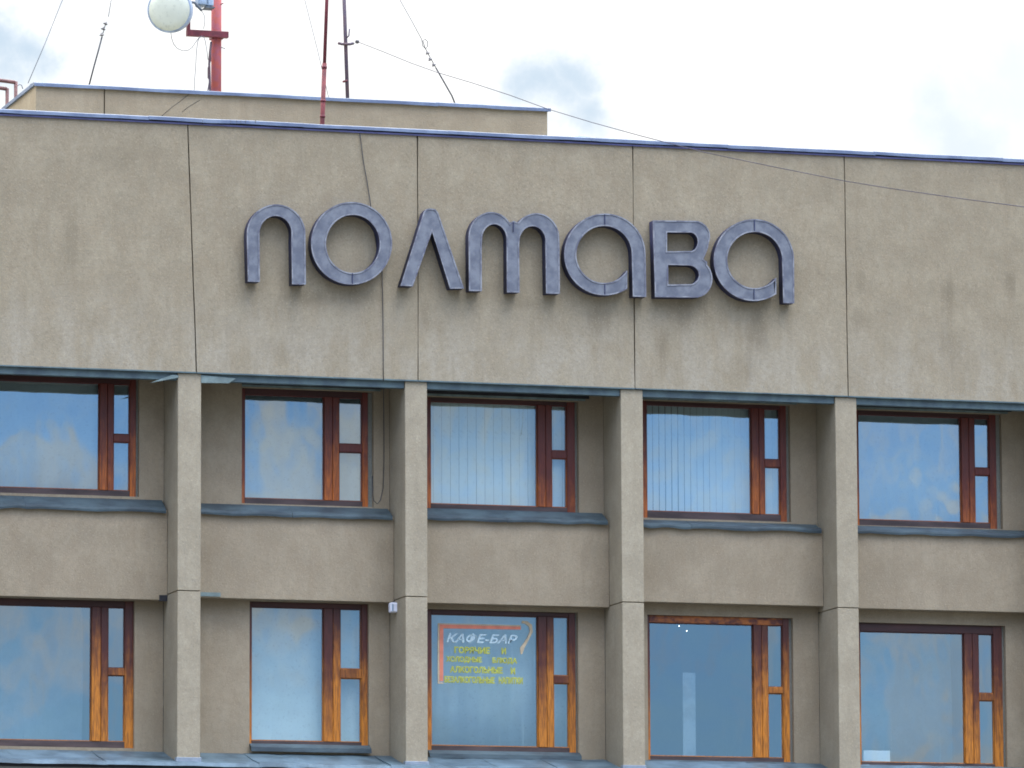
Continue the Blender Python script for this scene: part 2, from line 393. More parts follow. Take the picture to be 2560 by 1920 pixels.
#  left outer, glass L, glass R, small L, small R, frame R, wall R | frame top, glass top, glass bottom, bar top, bar bottom, frame bottom | x where heights were read
WIN = {
 (0, 0): (-60, -45, 249, 284, 325, 340, 348, 944, 958, 1225, 1084, 1103, 1239, 250),
 (0, 1): (604.6, 611.8, 810.7, 848, 906, 920, 934, 976, 992, 1251, 1108, 1128, 1264, 812),
 (0, 2): (1060, 1076.7, 1344.5, 1379.7, 1417.7, 1437.6, 1446.7, 1001, 1012, 1267, 1125, 1144, 1279, 1345),
 (0, 3): (1600, 1617.4, 1879.5, 1912, 1950.8, 1966, 1976, 1010, 1020, 1285, 1147, 1166, 1302, 1880),
 (0, 4): (2134, 2147, 2404, 2437.5, 2474.5, 2491, 2505, 1033, 1044, 1306, 1168, 1186, 1320, 2404),
 (1, 0): (-60, -45, 229, 270, 312, 334.5, 336, 1500, 1517, 1853, 1669, 1687, 1869, 240),
 (1, 1): (624, 628.4, 809.5, 851, 904, 920, 922, 1507, 1521, 1854, 1671, 1694, 1864, 812),
 (1, 2): (1069, 1078.5, 1346, 1384.4, 1423, 1439, 1446, 1529, 1541, 1868, 1688, 1707, 1882, 1346),
 (1, 3): (1620, 1624.6, 1885, 1921, 1958.5, 1974, 1984, 1543, 1562, 1894, 1717, 1732, 1906, 1886),
 (1, 4): (2146, 2152, 2412, 2448.5, 2485.4, 2507, 2516, 1562, 1584, 1909, 1732, 1750, 1921, 2412),
}
LG = (U(391, 1875, WP).z + U(900, 1893, WP).z)/2      # ledge meets the wall
def xz(px, py, y): p = U(px, py, y); return p.x, p.z
rail_hook = {}
for bay in range(5):
    x0, x1 = PXR[bay]+.003, PXL[bay+1]-.003
    zs_b = U(*sp_bot[bay], SP).z; zl_b = U(*sill_b[bay], SP-.05).z; zl_t = U(*sill_t[bay], WP).z
    # spandrel
    box('spandrel_panel', x0, x1, SP, WP-.004, zs_b, zl_b+.05, M_conc, B, .006)
    if bay == 0:
        c0 = U(398, 1490, SP-.005); box('spandrel_notch', c0.x, x1-.002, SP-.004, SP+.03, zs_b-.012, zs_b+.07, M_joint_shade, B)
    if bay == 1:      # broken-out lower corner of the spandrel
        box('spandrel_patch', x0+.002, x0+.42, SP-.014, SP-.002, zs_b+.02, zs_b+.075, M_patch, B)
    # sloping sill sheet with a wavy folded lip, in lengths
    cuts = [x0+.006, x0 + (x1-x0)*random.uniform(.3, .62), x1-.03]
    for a, b in zip(cuts, cuts[1:]):
        bm = bmesh.new(); n = 10; prev = None; ph = random.uniform(0, 6)
        for i in range(n+1):
            w = .007*math.sin(ph + i*1.1) + random.uniform(-.004, .004); ww = .008*math.sin(ph*2+i*.8)
            pr = [(WP-.006, zl_t), (SP-.05+ww*.5, zl_b+.062+w), (SP-.056+ww*.5, zl_b+.03+w), (SP-.052+ww*.5, zl_b+w*1.2), (SP-.038, zl_b+w*1.2+.002), (SP-.038, zl_b+.05+w), (WP-.006, zl_t-.02)]
            ring = [bm.verts.new((a+.002+(b-a-.004)*i/n, yy, zz)) for yy, zz in pr]
            if prev:
                for k in range(len(pr)): bm.faces.new((prev[k], ring[k], ring[(k+1) % len(pr)], prev[(k+1) % len(pr)]))
            else: bm.faces.new(ring)
            prev = ring
        bm.faces.new(prev[::-1]); from_bm('sill_sheet', bm, M_sill, B)
    for row in range(2):
        (lo, gl, gr, sl, sr, fr, wr, ft, gt, gb, bt, bb, fb, rx) = WIN[(row, bay)]
        mid = (gt+gb)/2
        X = lambda px, y=FRY: U(px, mid, y).x
        Z = lambda py, y=FRY: U(rx, py, y).z
        ox0, ox1 = X(lo, WP), X(wr, WP)
        if bay in (0,): ox0 = max(ox0, x0+.05)
        oz1, oz0 = Z(ft, WP), Z(fb, WP)
        top = -.006 if row == 0 else zl_b+.04
        bot = zl_t-.03 if row == 0 else LG-.5
        ox0 = max(ox0, x0+.01)
        # the wall round the opening
        bm = bmesh.new(); y0, y1 = WP, 1.02
        bbox(bm, x0+.002, ox0, y0, y1, bot, top); bbox(bm, ox1, x1-.002, y0, y1, bot, top)
        bbox(bm, ox0, ox1, y0+.002, y1, oz1, top); bbox(bm, ox0, ox1, y0+.002, y1, bot, oz0)
        from_bm('window_wall', bm, M_conc, B)
        if row == 0:
            box('lintel_strip', ox0, ox1+.1, WP-.014, WP-.002, oz1+.012, oz1+.04, M_patch, B)
            box('lintel_shade_strip', ox0, ox1+.16, WP-.010, WP-.003, oz1+.044, -.008, M_joint_shade, B)  # flat dark strip painted in for the shade below the soffit
        # the window
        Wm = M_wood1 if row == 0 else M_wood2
        wn = bpy.data.objects.new('window', None); COL.objects.link(wn); wn.empty_display_size = .1
        wn.location = ((ox0+ox1)/2, FRY, oz0 - B.location.z); wn.parent = B
        fz1, fz0 = oz1-.002, oz0+.002
        fx0, fx1 = ox0+.002, X(fr); gz1, gz0 = Z(gt), Z(gb)
        glx, grx, slx, srx = X(gl), X(gr), X(sl), X(sr)
        glx = max(glx, fx0+.04)
        y0, y1 = FRY, 1.0
        bm = bmesh.new()
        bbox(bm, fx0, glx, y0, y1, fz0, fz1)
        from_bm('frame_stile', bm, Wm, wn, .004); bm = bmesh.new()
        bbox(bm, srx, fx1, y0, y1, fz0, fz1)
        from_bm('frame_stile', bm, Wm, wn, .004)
        box('top_rail', glx+.001, srx-.001, y0+.001, y1, gz1, fz1, M_flake if (row == 1 and bay == 3) else M_toprail, wn, .004)
        box('bottom_rail', glx+.001, srx-.001, y0+.001, y1, fz0, gz0, M_botrail, wn, .004)
        if fx1 < ox1-.004: box('frame_packing', fx1+.001, ox1-.001, y0+.02, y1-.01, fz0, fz1, M_low, wn)
        # mullion: the meeting stiles of the fixed light and the side casement
        mw = slx-grx
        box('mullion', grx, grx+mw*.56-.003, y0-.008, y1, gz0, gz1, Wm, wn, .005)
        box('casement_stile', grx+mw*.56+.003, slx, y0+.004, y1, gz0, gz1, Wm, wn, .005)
        bz1, bz0 = Z(bt), Z(bb)
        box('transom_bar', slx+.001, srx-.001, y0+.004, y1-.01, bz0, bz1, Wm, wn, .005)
        # glazing beads give the panes their stepped edge
        bm = bmesh.new(); e = .012
        for (a, b, c, d) in ((glx, grx, gz0, gz1), (slx, srx, gz0, bz0), (slx, srx, bz1, gz1)):
            bbox(bm, a+.001, a+e, GY-.02, GY-.004, c+.001, d-.001); bbox(bm, b-e, b-.001, GY-.02, GY-.004, c+.001, d-.001)
            bbox(bm, a+e, b-e, GY-.02, GY-.004, c+.001, c+e); bbox(bm, a+e, b-e, GY-.02, GY-.004, d-e, d-.001)
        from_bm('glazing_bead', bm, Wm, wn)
        for (a, b, c, d) in ((glx, grx, gz0, gz1), (slx, srx, gz0, bz0), (slx, srx, bz1, gz1)):
            bm = bmesh.new(); tx, tz = random.uniform(-.004, .004), random.uniform(-.003, .003)
            ys = lambda x, z: GY + (x-(a+b)/2)*tx + (z-(c+d)/2)*tz
            vv = [bm.verts.new((x, ys(x, z)+dy, z)) for dy in (0, .006) for x, z in ((a+.002, c+.002), (b-.002, c+.002), (b-.002, d-.002), (a+.002, d-.002))]
            bm.faces.new(vv[:4]); 
            for q in range(4): bm.faces.new((vv[q], vv[(q+1) % 4], vv[4+(q+1) % 4], vv[4+q]))
            # the inner skin of the pane is left open so that it reflects once
            from_bm('pane', bm, M_GL[(row, bay)], wn)
        rail_hook[(row, bay)] = (glx, grx, slx, srx, gz0, gz1, bz0, bz1)
        # own small sills of the lower row
        if row == 1 and bay in (1, 2, 3, 4):
            s0 = max(X(lo, WP)-.0, x0+.01); s1 = X(wr, WP)+.01
            zt = oz0+.012
            bm = bmesh.new()
            xprism(bm, [(WP-.004, zt), (WP-.10, zt-.055), (WP-.105, zt-.115), (WP-.09, zt-.115), (WP-.085, zt-.07), (WP-.004, zt-.03)], s0, s1)
            from_bm('sill_sheet', bm, M_sill, B)
    # interior room shells behind the bay
# rooms behind the windows: floors, ceilings, cross walls
for i in range(6): box('room_wall', PXL[i]+.05, PXR[i]-.05, 1.03, 5.0, PB-.6, -.02, M_room, B)
box('room_wall', XE0, XE1, 5.0, 5.2, PB-.6, -.02, M_room, B)
box('room_floor', XE0, XE1, 1.03, 5.0, -2.55, -2.35, M_room, B)
box('room_floor', XE0, XE1, 1.03, 5.0, PB-.75, PB-.6, M_room, B)
# plain end bays outside the picture
for a, b in ((XE0, PXL[0]-.01), (PXR[5]+.01, XE1)):
    box('end_wall', a, b, .05, 1.0, PB2, -.016, M_conc, B)
# ledge ------------------------------------------------------------
LF = U(0, 1902, -.10).z; LF2 = U(1000, 1921, -.10).z; LF = (LF+LF2)/2
x = XE0; k = 0
while x < XE1:
    w = random.uniform(.55, 1.25); x2 = min(x+w, XE1); o = random.uniform(0, .012)
    bm = bmesh.new(); n = 4; prev = None
    for i in range(n+1):
        j = random.uniform(-.012, .012)
        pr = [(WP-.01, LG+j*.5), (.35, (LG+LF)/2+j+o), (-.08, LF+.03+j*.6+o), (-.10, LF-.02+j*.6), (-.088, LF-.02+j*.6), (-.06, LF+.01), (WP-.01, LG-.03)]
        ring = [bm.verts.new((x+(x2-x+.03)*i/n, yy-o*.3, zz)) for yy, zz in pr]
        if prev:
            for q in range(len(pr)): bm.faces.new((prev[q], ring[q], ring[(q+1) % len(pr)], prev[(q+1) % len(pr)]))
        else: bm.faces.new(ring)
        prev = ring
    bm.faces.new(prev[::-1]); from_bm('ledge_sheet', bm, M_ledge, B)
    x = x2; k += 1
box('ledge_shade_strip', XE0, XE1, -.045, .0, LF-.06, LF-.025, M_joint_shade, B)  # solid dark strip standing for the shadow under the ledge
# lower storey wall panels under the ledge
xs = [XE0, -9.6, -8.2, U(287, 1912, 0).x-.02, U(411, 1912, 0).x, U(500, 1912, 0).x, -3.9, -2.5, -1.2, .3, 1.7, 3.2, 4.6, 6.1, 7.6, 9.2, XE1]
for a, b in zip(xs, xs[1:]): box('wall_panel', a+.008, b-.008, -.03, .05, LF-1.8, LF-.045, M_low, B, .004)
box('lower_storeys', XE0, XE1, .051, 14, GZ, LF-.05, M_low, B)
box('side_wall', XE0-.2, XE0-.002, .05, 14, GZ, FT-.02, M_conc, B)
box('side_wall', XE1+.002, XE1+.2, .05, 14, GZ, FT-.02, M_conc, B)
box('rear_wall', XE0, XE1, 14.002, 14.2, GZ, FT-.02, M_conc, B)

# ------------------------------------------------------------------ sign letters
LY0, LY1, LB = -.20, -.165, -.03
def arc(cx, cy, rx, ry, a0, a1, n=28): return [(cx+rx*math.cos(R(a0+(a1-a0)*i/n)), cy-ry*math.sin(R(a0+(a1-a0)*i/n))) for i in range(n+1)]
def to_world(loop): return [(lambda p: (p.x, p.z))(U(px, py, LY0)) for px, py in loop]
def area(l): return sum(l[i][0]*l[(i+1) % len(l)][1]-l[(i+1) % len(l)][0]*l[i][1] for i in range(len(l)))/2
def dedupe(l):
    o = []
    for p in l:
        if not o or math.hypot(p[0]-o[-1][0], p[1]-o[-1][1]) > .004: o.append(p)
    if math.hypot(o[0][0]-o[-1][0], o[0][1]-o[-1][1]) < .004: o.pop()
    return o
def offset(l, d):
    """move the loop to its inside by d"""
    if area(l) < 0: l = l[::-1]
    n = len(l); res = []
    for i in range(n):
        p0, p1, p2 = Vector(l[i-1]), Vector(l[i]), Vector(l[(i+1) % n])
        a = (p1-p0).normalized(); b = (p2-p1).normalized()
        na, nb = Vector((-a.y, a.x)), Vector((-b.y, b.x)); m = na+nb
        if m.length < .1: m = na
        m.normalize(); k = d/max(.45, m.dot(na)); q = p1+m*k; res.append((q.x, q.y))
    return res
def filled(name, loops, y0, y1, m, parent):
    c = bpy.data.curves.new(name, 'CURVE'); c.dimensions = '2D'; c.fill_mode = 'BOTH'; c.extrude = (y1-y0)/2
    for l in loops:
        s = c.splines.new('POLY'); s.points.add(len(l)-1); s.use_cyclic_u = True
        for i, (x, z) in enumerate(l): s.points[i].co = (x, z, 0, 1)
    t = bpy.data.objects.new('tmp', c); COL.objects.link(t); bpy.context.view_layer.update()
    me = bpy.data.meshes.new_from_object(t.evaluated_get(bpy.context.evaluated_depsgraph_get()))
    bpy.data.objects.remove(t); me.name = name
    me.transform(Matrix(((1, 0, 0, 0), (0, 0, -1, (y0+y1)/2), (0, 1, 0, 0), (0, 0, 0, 1))))
    me.materials.clear()
    return link(name, me, m, parent)
def letter(label, outer, holes=(), seams=(), name='sign_letter'):
    o = dedupe(to_world(outer)); hs = [dedupe(to_world(h)) for h in holes]
    xs_ = [p[0] for p in o]; zs_ = [p[1] for p in o]
    E = empty(name, ((min(xs_)+max(xs_))/2, LB, min(zs_)), label, 'sign letter', 'raised metal letters of the facade sign')
    w = .017
    if area(o) < 0: o = o[::-1]
    oi = offset(o, w); hi = [offset(h, -w) for h in hs]
    filled('shell', [o, oi] + hs + hi, LY0+.018, LB, M_shell, E)
    filled('rim', [offset(o, -.002), oi] + [offset(h, .002) for h in hs] + hi, LY0, LY0+.0175, M_rim, E)
    filled('face', [offset(o, w+.001)] + [offset(h, -w-.001) for h in hs], LY0+.007, LY0+.022, M_face, E)
    for (px, pa, pb) in seams:
        a, b = U(px, pa, LY0), U(px, pb, LY0); box('seam', a.x-.006, a.x+.006, LY0-.004, LY0+.006, b.z, a.z, M_shell, E)
    # studs that hold the letter off the wall
    for i in range(4):
        q = o[int(len(o)*(i+.5)/4)]; c = Vector((sum(xs_)/len(xs_), sum(zs_)/len(zs_))); d = (c-Vector(q))
        qi = oi[min(len(oi)-1, int(len(oi)*(i+.5)/4))]
        tube('stud', [(qi[0], LB-.01, qi[1]), (qi[0], -.012, qi[1])], .012, M_shell, E, 6)
    return E
# П
letter('grey metal arch-shaped П, the first letter of the sign on the fascia',
       [(620, 703.5), (617.5, 590)] + arc(690.5, 585, 73, 74, 180, 0) + [(763.5, 600), (764.5, 711), (730.5, 710.5), (728.8, 600)] + arc(689, 583, 40.5, 43.5, 0, 180) + [(648.6, 600), (649.5, 704.5)])
# О
letter('full round ring О of the sign, between the arch and the pointed letter',
       arc(879.2, 608, 101, 103, 0, 356, 70), [arc(882.4, 609.5, 67.5, 72.8, 0, 355, 60)], [(881, 683, 710)])
# Л
letter('pointed tent-shaped Л of the sign, standing over a fascia joint',
       [(1001.6, 714), (1060, 530), (1066, 523), (1076, 521), (1088, 523), (1095, 531), (1160, 721), (1125.5, 721.5), (1080.3, 578), (1032, 715.5)])
# Т
letter('double-arched т of the sign looking like a small m, fourth letter',
       [(1173, 727), (1172, 600)] + arc(1228, 592, 56, 62, 180, 32, 16) + [(1283.5, 552)] + arc(1341, 595, 57, 62, 142, 0, 18)
       + [(1398.5, 610), (1399.5, 734), (1365.5, 733.5), (1364, 610)] + arc(1331.5, 603, 33, 38, 0, 180, 18) + [(1297.5, 615), (1299, 731), (1267.5, 730.5), (1267, 610)]
       + arc(1236, 598, 31, 38, 0, 180, 18) + [(1204, 612), (1204.5, 727.5)], seams=[(1283.2, 556, 580)])
# А (bowl with open foot + stem)
def bowl(cx, cy, ro, roy, ri, riy, cut, x_out, x_in, foot):
    ci = x_in - ri                      # inner bowl centre
    o = arc(cx, cy, ro, roy, 0, 298, 60)
    o = [p for p in arc(cx, cy, ro, roy, 0, 320, 90) if not (p[1] > cy and p[0] > cut and p[0] < cx+ro*.985 and p[0] > cx)]
    yo = cy + roy*math.sqrt(max(0, 1-((cut-cx)/ro)**2)); yi = cy + riy*math.sqrt(max(0, 1-((cut-ci)/ri)**2))
    inner = [p for p in arc(ci, cy, ri, riy, 0, 320, 80)]
    inner = [p for p in inner if not (p[1] > cy and p[0] > cut)]
    return o + [(cut, yo), (cut, yi)] + inner[::-1] + [(x_in+2.5, foot-1), (x_out+2, foot)]
letter('open round а of the sign left of the В', bowl(1512.4, 636, 101.3, 102, 69.6, 71.5, 1568, 1613.7, 1580, 742), seams=[(1512, 711, 736), (1512, 536, 562)])
# В
letter('grey metal В of the sign with two counters, second from the right end',
       [(1632.5, 551), (1735, 552)] + arc(1735, 591, 40, 39.5, 82, -22, 14) + [(1770, 620), (1758.4, 648), (1768, 655)] + arc(1740, 697, 41, 46.5, 48, -86, 16) + [(1700, 743.3), (1638, 742.5)],
       [[(1667.5, 580.5), (1728, 581)] + arc(1726, 604.5, 19, 23.5, 80, -80, 10) + [(1667.5, 628.5)], [(1670, 662), (1722, 663)] + arc(1722, 687, 26, 24, 80, -80, 10) + [(1671, 711.5)]])
letter('last letter а at the right end of the sign, right of the В', bowl(1885, 650, 100, 102, 69, 70.5, 1940.5, 1983.5, 1956, 758), seams=[(1885, 722, 748), (1886, 550, 577)])

# ------------------------------------------------------------------ things on the roof
MY = 6.5
RD = RT-.2
def P(px, py, y): return U(px, py, y)
mt, mb = P(540.5, -60, MY), P(540.5, 233, MY)
E = empty('antenna_mast', (mb.x, MY, RD), 'thick red painted mast with a short cross arm on the rooftop block', 'mast')
mr = 26/180*.5*1.075
tube('pipe', [(mb.x, MY, RD), (mb.x, MY, mt.z+.6)], mr, M_red, E, 20)
q0, q1 = P(466, 82, MY-.12), P(570, 87, MY-.12)
box('cross_arm', q0.x, q1.x, MY-.17, MY-mr-.002, q0.z-.05, q0.z+.045, M_red2, E, .004)
box('clamp', mb.x-mr-.012, mb.x+mr+.012, MY-mr-.012, MY+mr+.012, q0.z-.055, q0.z+.055, M_red2, E)
s0, s1 = P(470, 75, MY-.12), P(470, 40, MY-.12)
box('upright_bracket', q0.x, q0.x+.05, MY-.168, MY-.10, q0.z+.046, s1.z+.3, M_red2, E)
lx = P(524, 160, MY).x
tube('feeder_cable', [P(528, 105, MY-.1), P(525, 130, MY-.1), P(523, 160, MY-.1), P(524, 190, MY-.1), P(525, 230, MY-.1), P(525, 250, MY-.1)], .018, M_pole, E, 6)
tube('feeder_cable', [P(526, 108, MY-.12), P(527, 150, MY-.12), P(520, 170, MY-.12), P(520, 195, MY-.12), P(524, 200, MY-.12), P(519, 230, MY-.12), P(520, 250, MY-.12)], .009, M_pole, E, 6)
tube('step_hook', [P(552, 118, MY-.1), P(563, 122, MY-.1)], .007, M_wire_l, E, 5)
tube('step_hook', [P(551, 12, MY-.1), P(558, 8, MY-.1)], .01, M_red2, E, 5)
# dish: shrouded drum antenna facing the camera side, slightly turned
dc = P(426, 25, MY-.45)
E = empty('dish_antenna', dc, 'round off-white drum dish hanging left of the thick red mast', 'dish antenna')
toC = (CAM-dc).normalized(); ax = (toC + Vector((-.28, 0, .02))).normalized(); q = ax.to_track_quat('Z', 'Y').to_matrix().to_4x4()
rr = 57*dc.to_track_quat('Z', 'Y').magnitude/F*(CAM-dc).length
def lathe(name, prof, m, parent, mtx, seg=48):
    bm = bmesh.new(); rings = []
    for r_, h in prof: rings.append([bm.verts.new(mtx @ Vector((r_*math.cos(2*math.pi*k/seg), r_*math.sin(2*math.pi*k/seg), h))) for k in range(seg)])
    for a, b in zip(rings, rings[1:]):
        for k in range(seg): bm.faces.new((a[k], a[(k+1) % seg], b[(k+1) % seg], b[k]))
    bm.faces.new(rings[0]); bm.faces.new(rings[-1][::-1])
    o = from_bm(name, bm, m, parent, smooth=True)
    return o
mx_ = Matrix.Translation(dc) @ q
lathe('radome', [(rr*.93, .06), (rr*.90, .075), (rr*.6, .10), (rr*.2, .115), (.01, .118)], M_dish, E, mx_)
lathe('shroud', [(rr*.55, -.20), (rr*.97, -.06), (rr, -.04), (rr, .055), (rr*.985, .066), (rr*.935, .066)], M_drim, E, mx_)
lathe('back_mount', [(.05, -.36), (.09, -.34), (.09, -.21), (.04, -.205)], M_unitd, E, mx_, 16)
b0 = mx_ @ Vector((0, 0, -.34))
tube('mount_arm', [b0, Vector((q0.x+.025, MY-.13, b0.z)), Vector((q0.x+.025, MY-.13, q0.z+.3))], .022, M_red2, E, 8)
# radio boxes between dish and mast
E = empty('radio_unit', P(505, 0, MY-.2), 'small grey blue radio boxes bracketed to the mast beside the dish', 'radio unit')
a, b = P(490, -30, MY-.2), P(512, 18, MY-.2)
box('housing', a.x, b.x, MY-.34, MY-.12, b.z, a.z+.3, M_unit, E, .02)
a, b = P(513, -30, MY-.2), P(531, 20, MY-.2)
box('housing', a.x, b.x, MY-.30, MY-.10, b.z, a.z+.3, M_unit, E, .025)
box('cooling_base', a.x-.02, b.x+.01, MY-.31, MY-.09, b.z-.02, b.z-.001, M_unitd, E)
tube('bracket', [P(479, 5, MY-.35), P(487, 7, MY-.35), P(496, 18, MY-.35), P(505, 27, MY-.35)], .02, M_unitd, E, 6)
# hanging cables of the dish
tube('dish_cable', [P(px, py, MY-.3) for px, py in ((427, 80), (429, 95), (434, 110), (443, 121), (457, 127), (470, 126), (480, 119), (488, 107), (497, 95), (505, 90))], .0055, M_wire_l, None, 5)
tag(bpy.data.objects['dish_cable'], 'thin grey cable looping below the round dish to the mast arm', 'cable')
o = tube('cable', [P(px, py, MY-.3) for px, py in ((505, 90), (498, 95), (494, 105), (491, 130), (489, 170), (486, 205), (485, 240))], .0055, M_wire_l, None, 5)
tag(o, 'thin grey cable falling straight from the mast arm to the rooftop edge', 'cable')
o = tube('cable', [P(px, py, MY-.3) for px, py in ((508, 90), (513, 102), (517, 125), (520, 150))], .0055, M_wire_l, None, 5)
tag(o, 'short grey cable curving from under the arm towards the red mast', 'cable')
o = tube('cable', [P(px, py, MY-.3) for px, py in ((505, 28), (511, 40), (512, 55), (509, 72))], .005, M_wire_l, None, 5)
tag(o, 'short pale cable dropping from the radio boxes to the cross arm', 'cable')
# red pole in front of the rooftop block
b0, t0 = P(805.5, 314, 1.6), P(818.5, -40, 1.6)
E = empty('antenna_pole', (b0.x, 1.6, 3.1), 'slender red painted pole leaning in front of the rooftop block', 'antenna pole')
dd = (t0-b0)/(t0.z-b0.z); base = b0+dd*(3.1-b0.z)
tube('pipe', [base, b0 + dd*.9], .034, simple('old_red_paint', (.19, .03, .03), .7, 0, .4, 9, col2=(.10, .02, .022)), E, 12)
tube('upper_pipe', [b0+dd*.86, t0+dd*.8], .026, M_red2, E, 12)
for py in (168, 252, 291):
    k = b0+dd*((P(806, py, 1.6).z)-b0.z); tube('collar', [k-dd*.018, k+dd*.018], .04, M_red2, E, 10)
# brown pole behind it
b0, t0 = P(869, 250, MY), P(859, -40, MY)
E = empty('antenna_pole', (b0.x, MY, RD), 'thin dark brown pole with small crosspiece behind the rooftop parapet', 'antenna pole')
dd = (t0-b0)/(t0.z-b0.z)
tube('pipe', [b0+dd*(RD-b0.z), t0+dd*.8], .03, M_pole, E, 10)
c0, c1 = P(845, 110, MY-.05), P(884, 110.5, MY-.05)
tube('crosspiece', [c0+Vector((0, 0, .015)), c0*.75+c1*.25, c0*.25+c1*.75, c1+Vector((0, 0, .015))], .022, M_pole, E, 6)
tube('hook', [P(867, 94, MY-.04), P(872, 90, MY-.04), P(874, 72, MY-.04)], .011, M_pole, E, 6)
tube('clamp', [P(862.5, 201, MY), P(863.5, 205, MY)], .045, M_red2, E, 8)
# aerial line from the crosspiece down across the fascia
def line_depth(px): return 5.8 - (px-893)*(5.95/640)
pts = [(893, 104), (960, 130), (1026, 157), (1093, 181), (1180, 207), (1275, 238), (1368, 272), (1480, 306), (1600, 339), (1763, 381), (1930, 416), (2110, 452), (2227, 471), (2400, 496), (2560, 517), (2700, 535)]
o = empty('aerial_wire', P(893, 104, 5.8), 'long thin wire with end insulator running from the brown pole down across the fascia', 'wire')
tube('wire', [P(px, py, line_depth(px)) for px, py in pts], [.0055]*8+[.006]*8, simple('wire_purple_grey', (.06, .05, .07), .8), o, 5)
bm = bmesh.new(); bmesh.ops.create_uvsphere(bm, u_segments=12, v_segments=8, radius=.033, matrix=Matrix.Translation(P(893, 104, 5.8))); from_bm('insulator', bm, M_insul, o, smooth=True)
tube('tie', [P(884, 110, MY-.06), P(893, 104, 5.8)], .004, M_wire_l, o, 4)
# guy wires with insulator strings
def guy(label, wire, rod, ins, y, m=M_wire, loop=None):
    E = empty('guy_wire', P(*rod[-1], y), label, 'guy wire', 'guy wires of the rooftop antennas')
    tube('wire', [P(*p, y) for p in wire], .0055, M_wire_l, E, 5)
    tube('rod', [P(*p, y) for p in rod], .012, M_wire, E, 6)
    for a, b in zip(ins, ins[1:]+[rod[0]]):
        pa, pb = P(*a, y), P(*b, y); d = (pb-pa).normalized(); 
        bm = bmesh.new(); tube_bm(bm, [pa-d*.012, pa-d*.01, pa+d*.022, pa+d*.03, pa+d*.036], [.006, .012, .036, .036, .008], 10); from_bm('insulator', bm, M_insul, E)
    tube('link', [P(*ins[0], y), P(*rod[0], y)], .007, M_wire, E, 5)
    if loop:
        tube('thimble', [P(*p, y) for p in loop], .006, M_wire, E, 5)
guy('dark insulated guy rod leaning left of the round dish', [(285, -60), (278, 0), (271, 42)], [(255, 92), (245, 130), (235, 166), (223, 212)], [(265, 56), (259, 69), (254, 84)], 5.0)
guy('insulated guy rod slanting down right of the brown pole', [(970, -60), (1000, 0), (1028, 50), (1054, 98)], [(1090, 170), (1110, 205), (1130, 240), (1141, 268)], [(1068, 130), (1074, 146), (1083, 160)], 5.0,
    loop=[(1054, 98), (1057, 115), (1064, 122), (1069, 116), (1069, 104), (1063, 98), (1057, 102), (1062, 118), (1067, 128)])
o = tube('guy_wire', [P(*p, 5.0) for p in ((175, -60), (156, 0), (112, 110), (70, 208))], .0055, M_wire_l, None, 5); tag(o, 'bare thin guy wire at the far left above the sloping parapet end', 'guy wire')
o = tube('guy_wire', [P(*p, 5.0) for p in ((740, -80), (762, 0), (795, 130), (823, 250))], .0045, M_wire_l, None, 5); tag(o, 'faint bare guy wire just left of the leaning red pole', 'guy wire')
# railing at far left
E = empty('roof_railing', P(20, 260, 9), 'brown angular pipe railing at the far left edge of the roof', 'railing')
yy = 9.0
tube('rail', [P(-60, 194, yy), P(0, 201, yy), P(38, 206, yy)], .03, M_rail, E, 6)
tube('rail', [P(-60, 214, yy), P(0, 220, yy), P(17, 222.5, yy)], .03, M_rail, E, 6)
p0 = P(39.5, 204, yy); tube('post', [p0, (p0.x, yy, 3.1)], .028, M_rail, E, 6)
p0 = P(18, 221, yy); tube('post', [p0, (p0.x, yy, 3.1)], .028, M_rail, E, 6)
tube('curl', [P(42, 216, yy), P(48, 211, yy), P(54, 213, yy), P(57, 222, yy)], .008, M_wire_l, E, 5)

# ------------------------------------------------------------------ small things on the facade
o = tube('drop_cable', [P(897, 318, -.03), P(902, 350, -.03), P(908, 400, -.03), P(917, 450, -.03), P(925, 500, -.03), P(932, 560, -.03), P(942, 620, -.03), P(955, 680, -.03), P(957, 760, -.03), P(958, 850, -.03), P(958.5, 950, -.03),
     P(959, 966, .5), P(959.5, 1050, .75), P(960, 1150, .75), P(958, 1220, .75), P(951, 1250, .75), P(943, 1260, .75), P(935, 1252, .75), P(932, 1235, .75), P(931, 1190, .75)], .006, M_wire, None, 5)
tag(o, 'thin black cable running down the fascia behind the О into the bay below', 'cable')
c = P(982, 1521, .52)
for (pts_, t_) in ((((472, 236), (452, 252), (430, 268), (402, 292)), 0), (((500, 250), (470, 268), (455, 280)), 0)):
    q_ = [U(*p_, RY) for p_ in pts_]
    bm = bmesh.new(); tube_bm(bm, [Vector((v.x, RY-.001, v.z)) for v in q_], .003, 4); from_bm('render_crack', bm, M_joint_shade, B)
E = empty('security_light', (c.x, .52, c.z), 'small white box lamp at the spandrel corner left of a pillar', 'lamp')
box('housing', c.x-.055, c.x+.055, .44, .56, c.z-.06, c.z+.075, M_white, E, .012)
box('lens', c.x-.035, c.x-.012, .435, .44, c.z-.045, c.z+.05, M_unit, E)
tube('bracket', [(c.x+.03, .5, c.z+.07), (c.x+.03, .6, c.z+.10)], .014, M_unitd, E, 6)

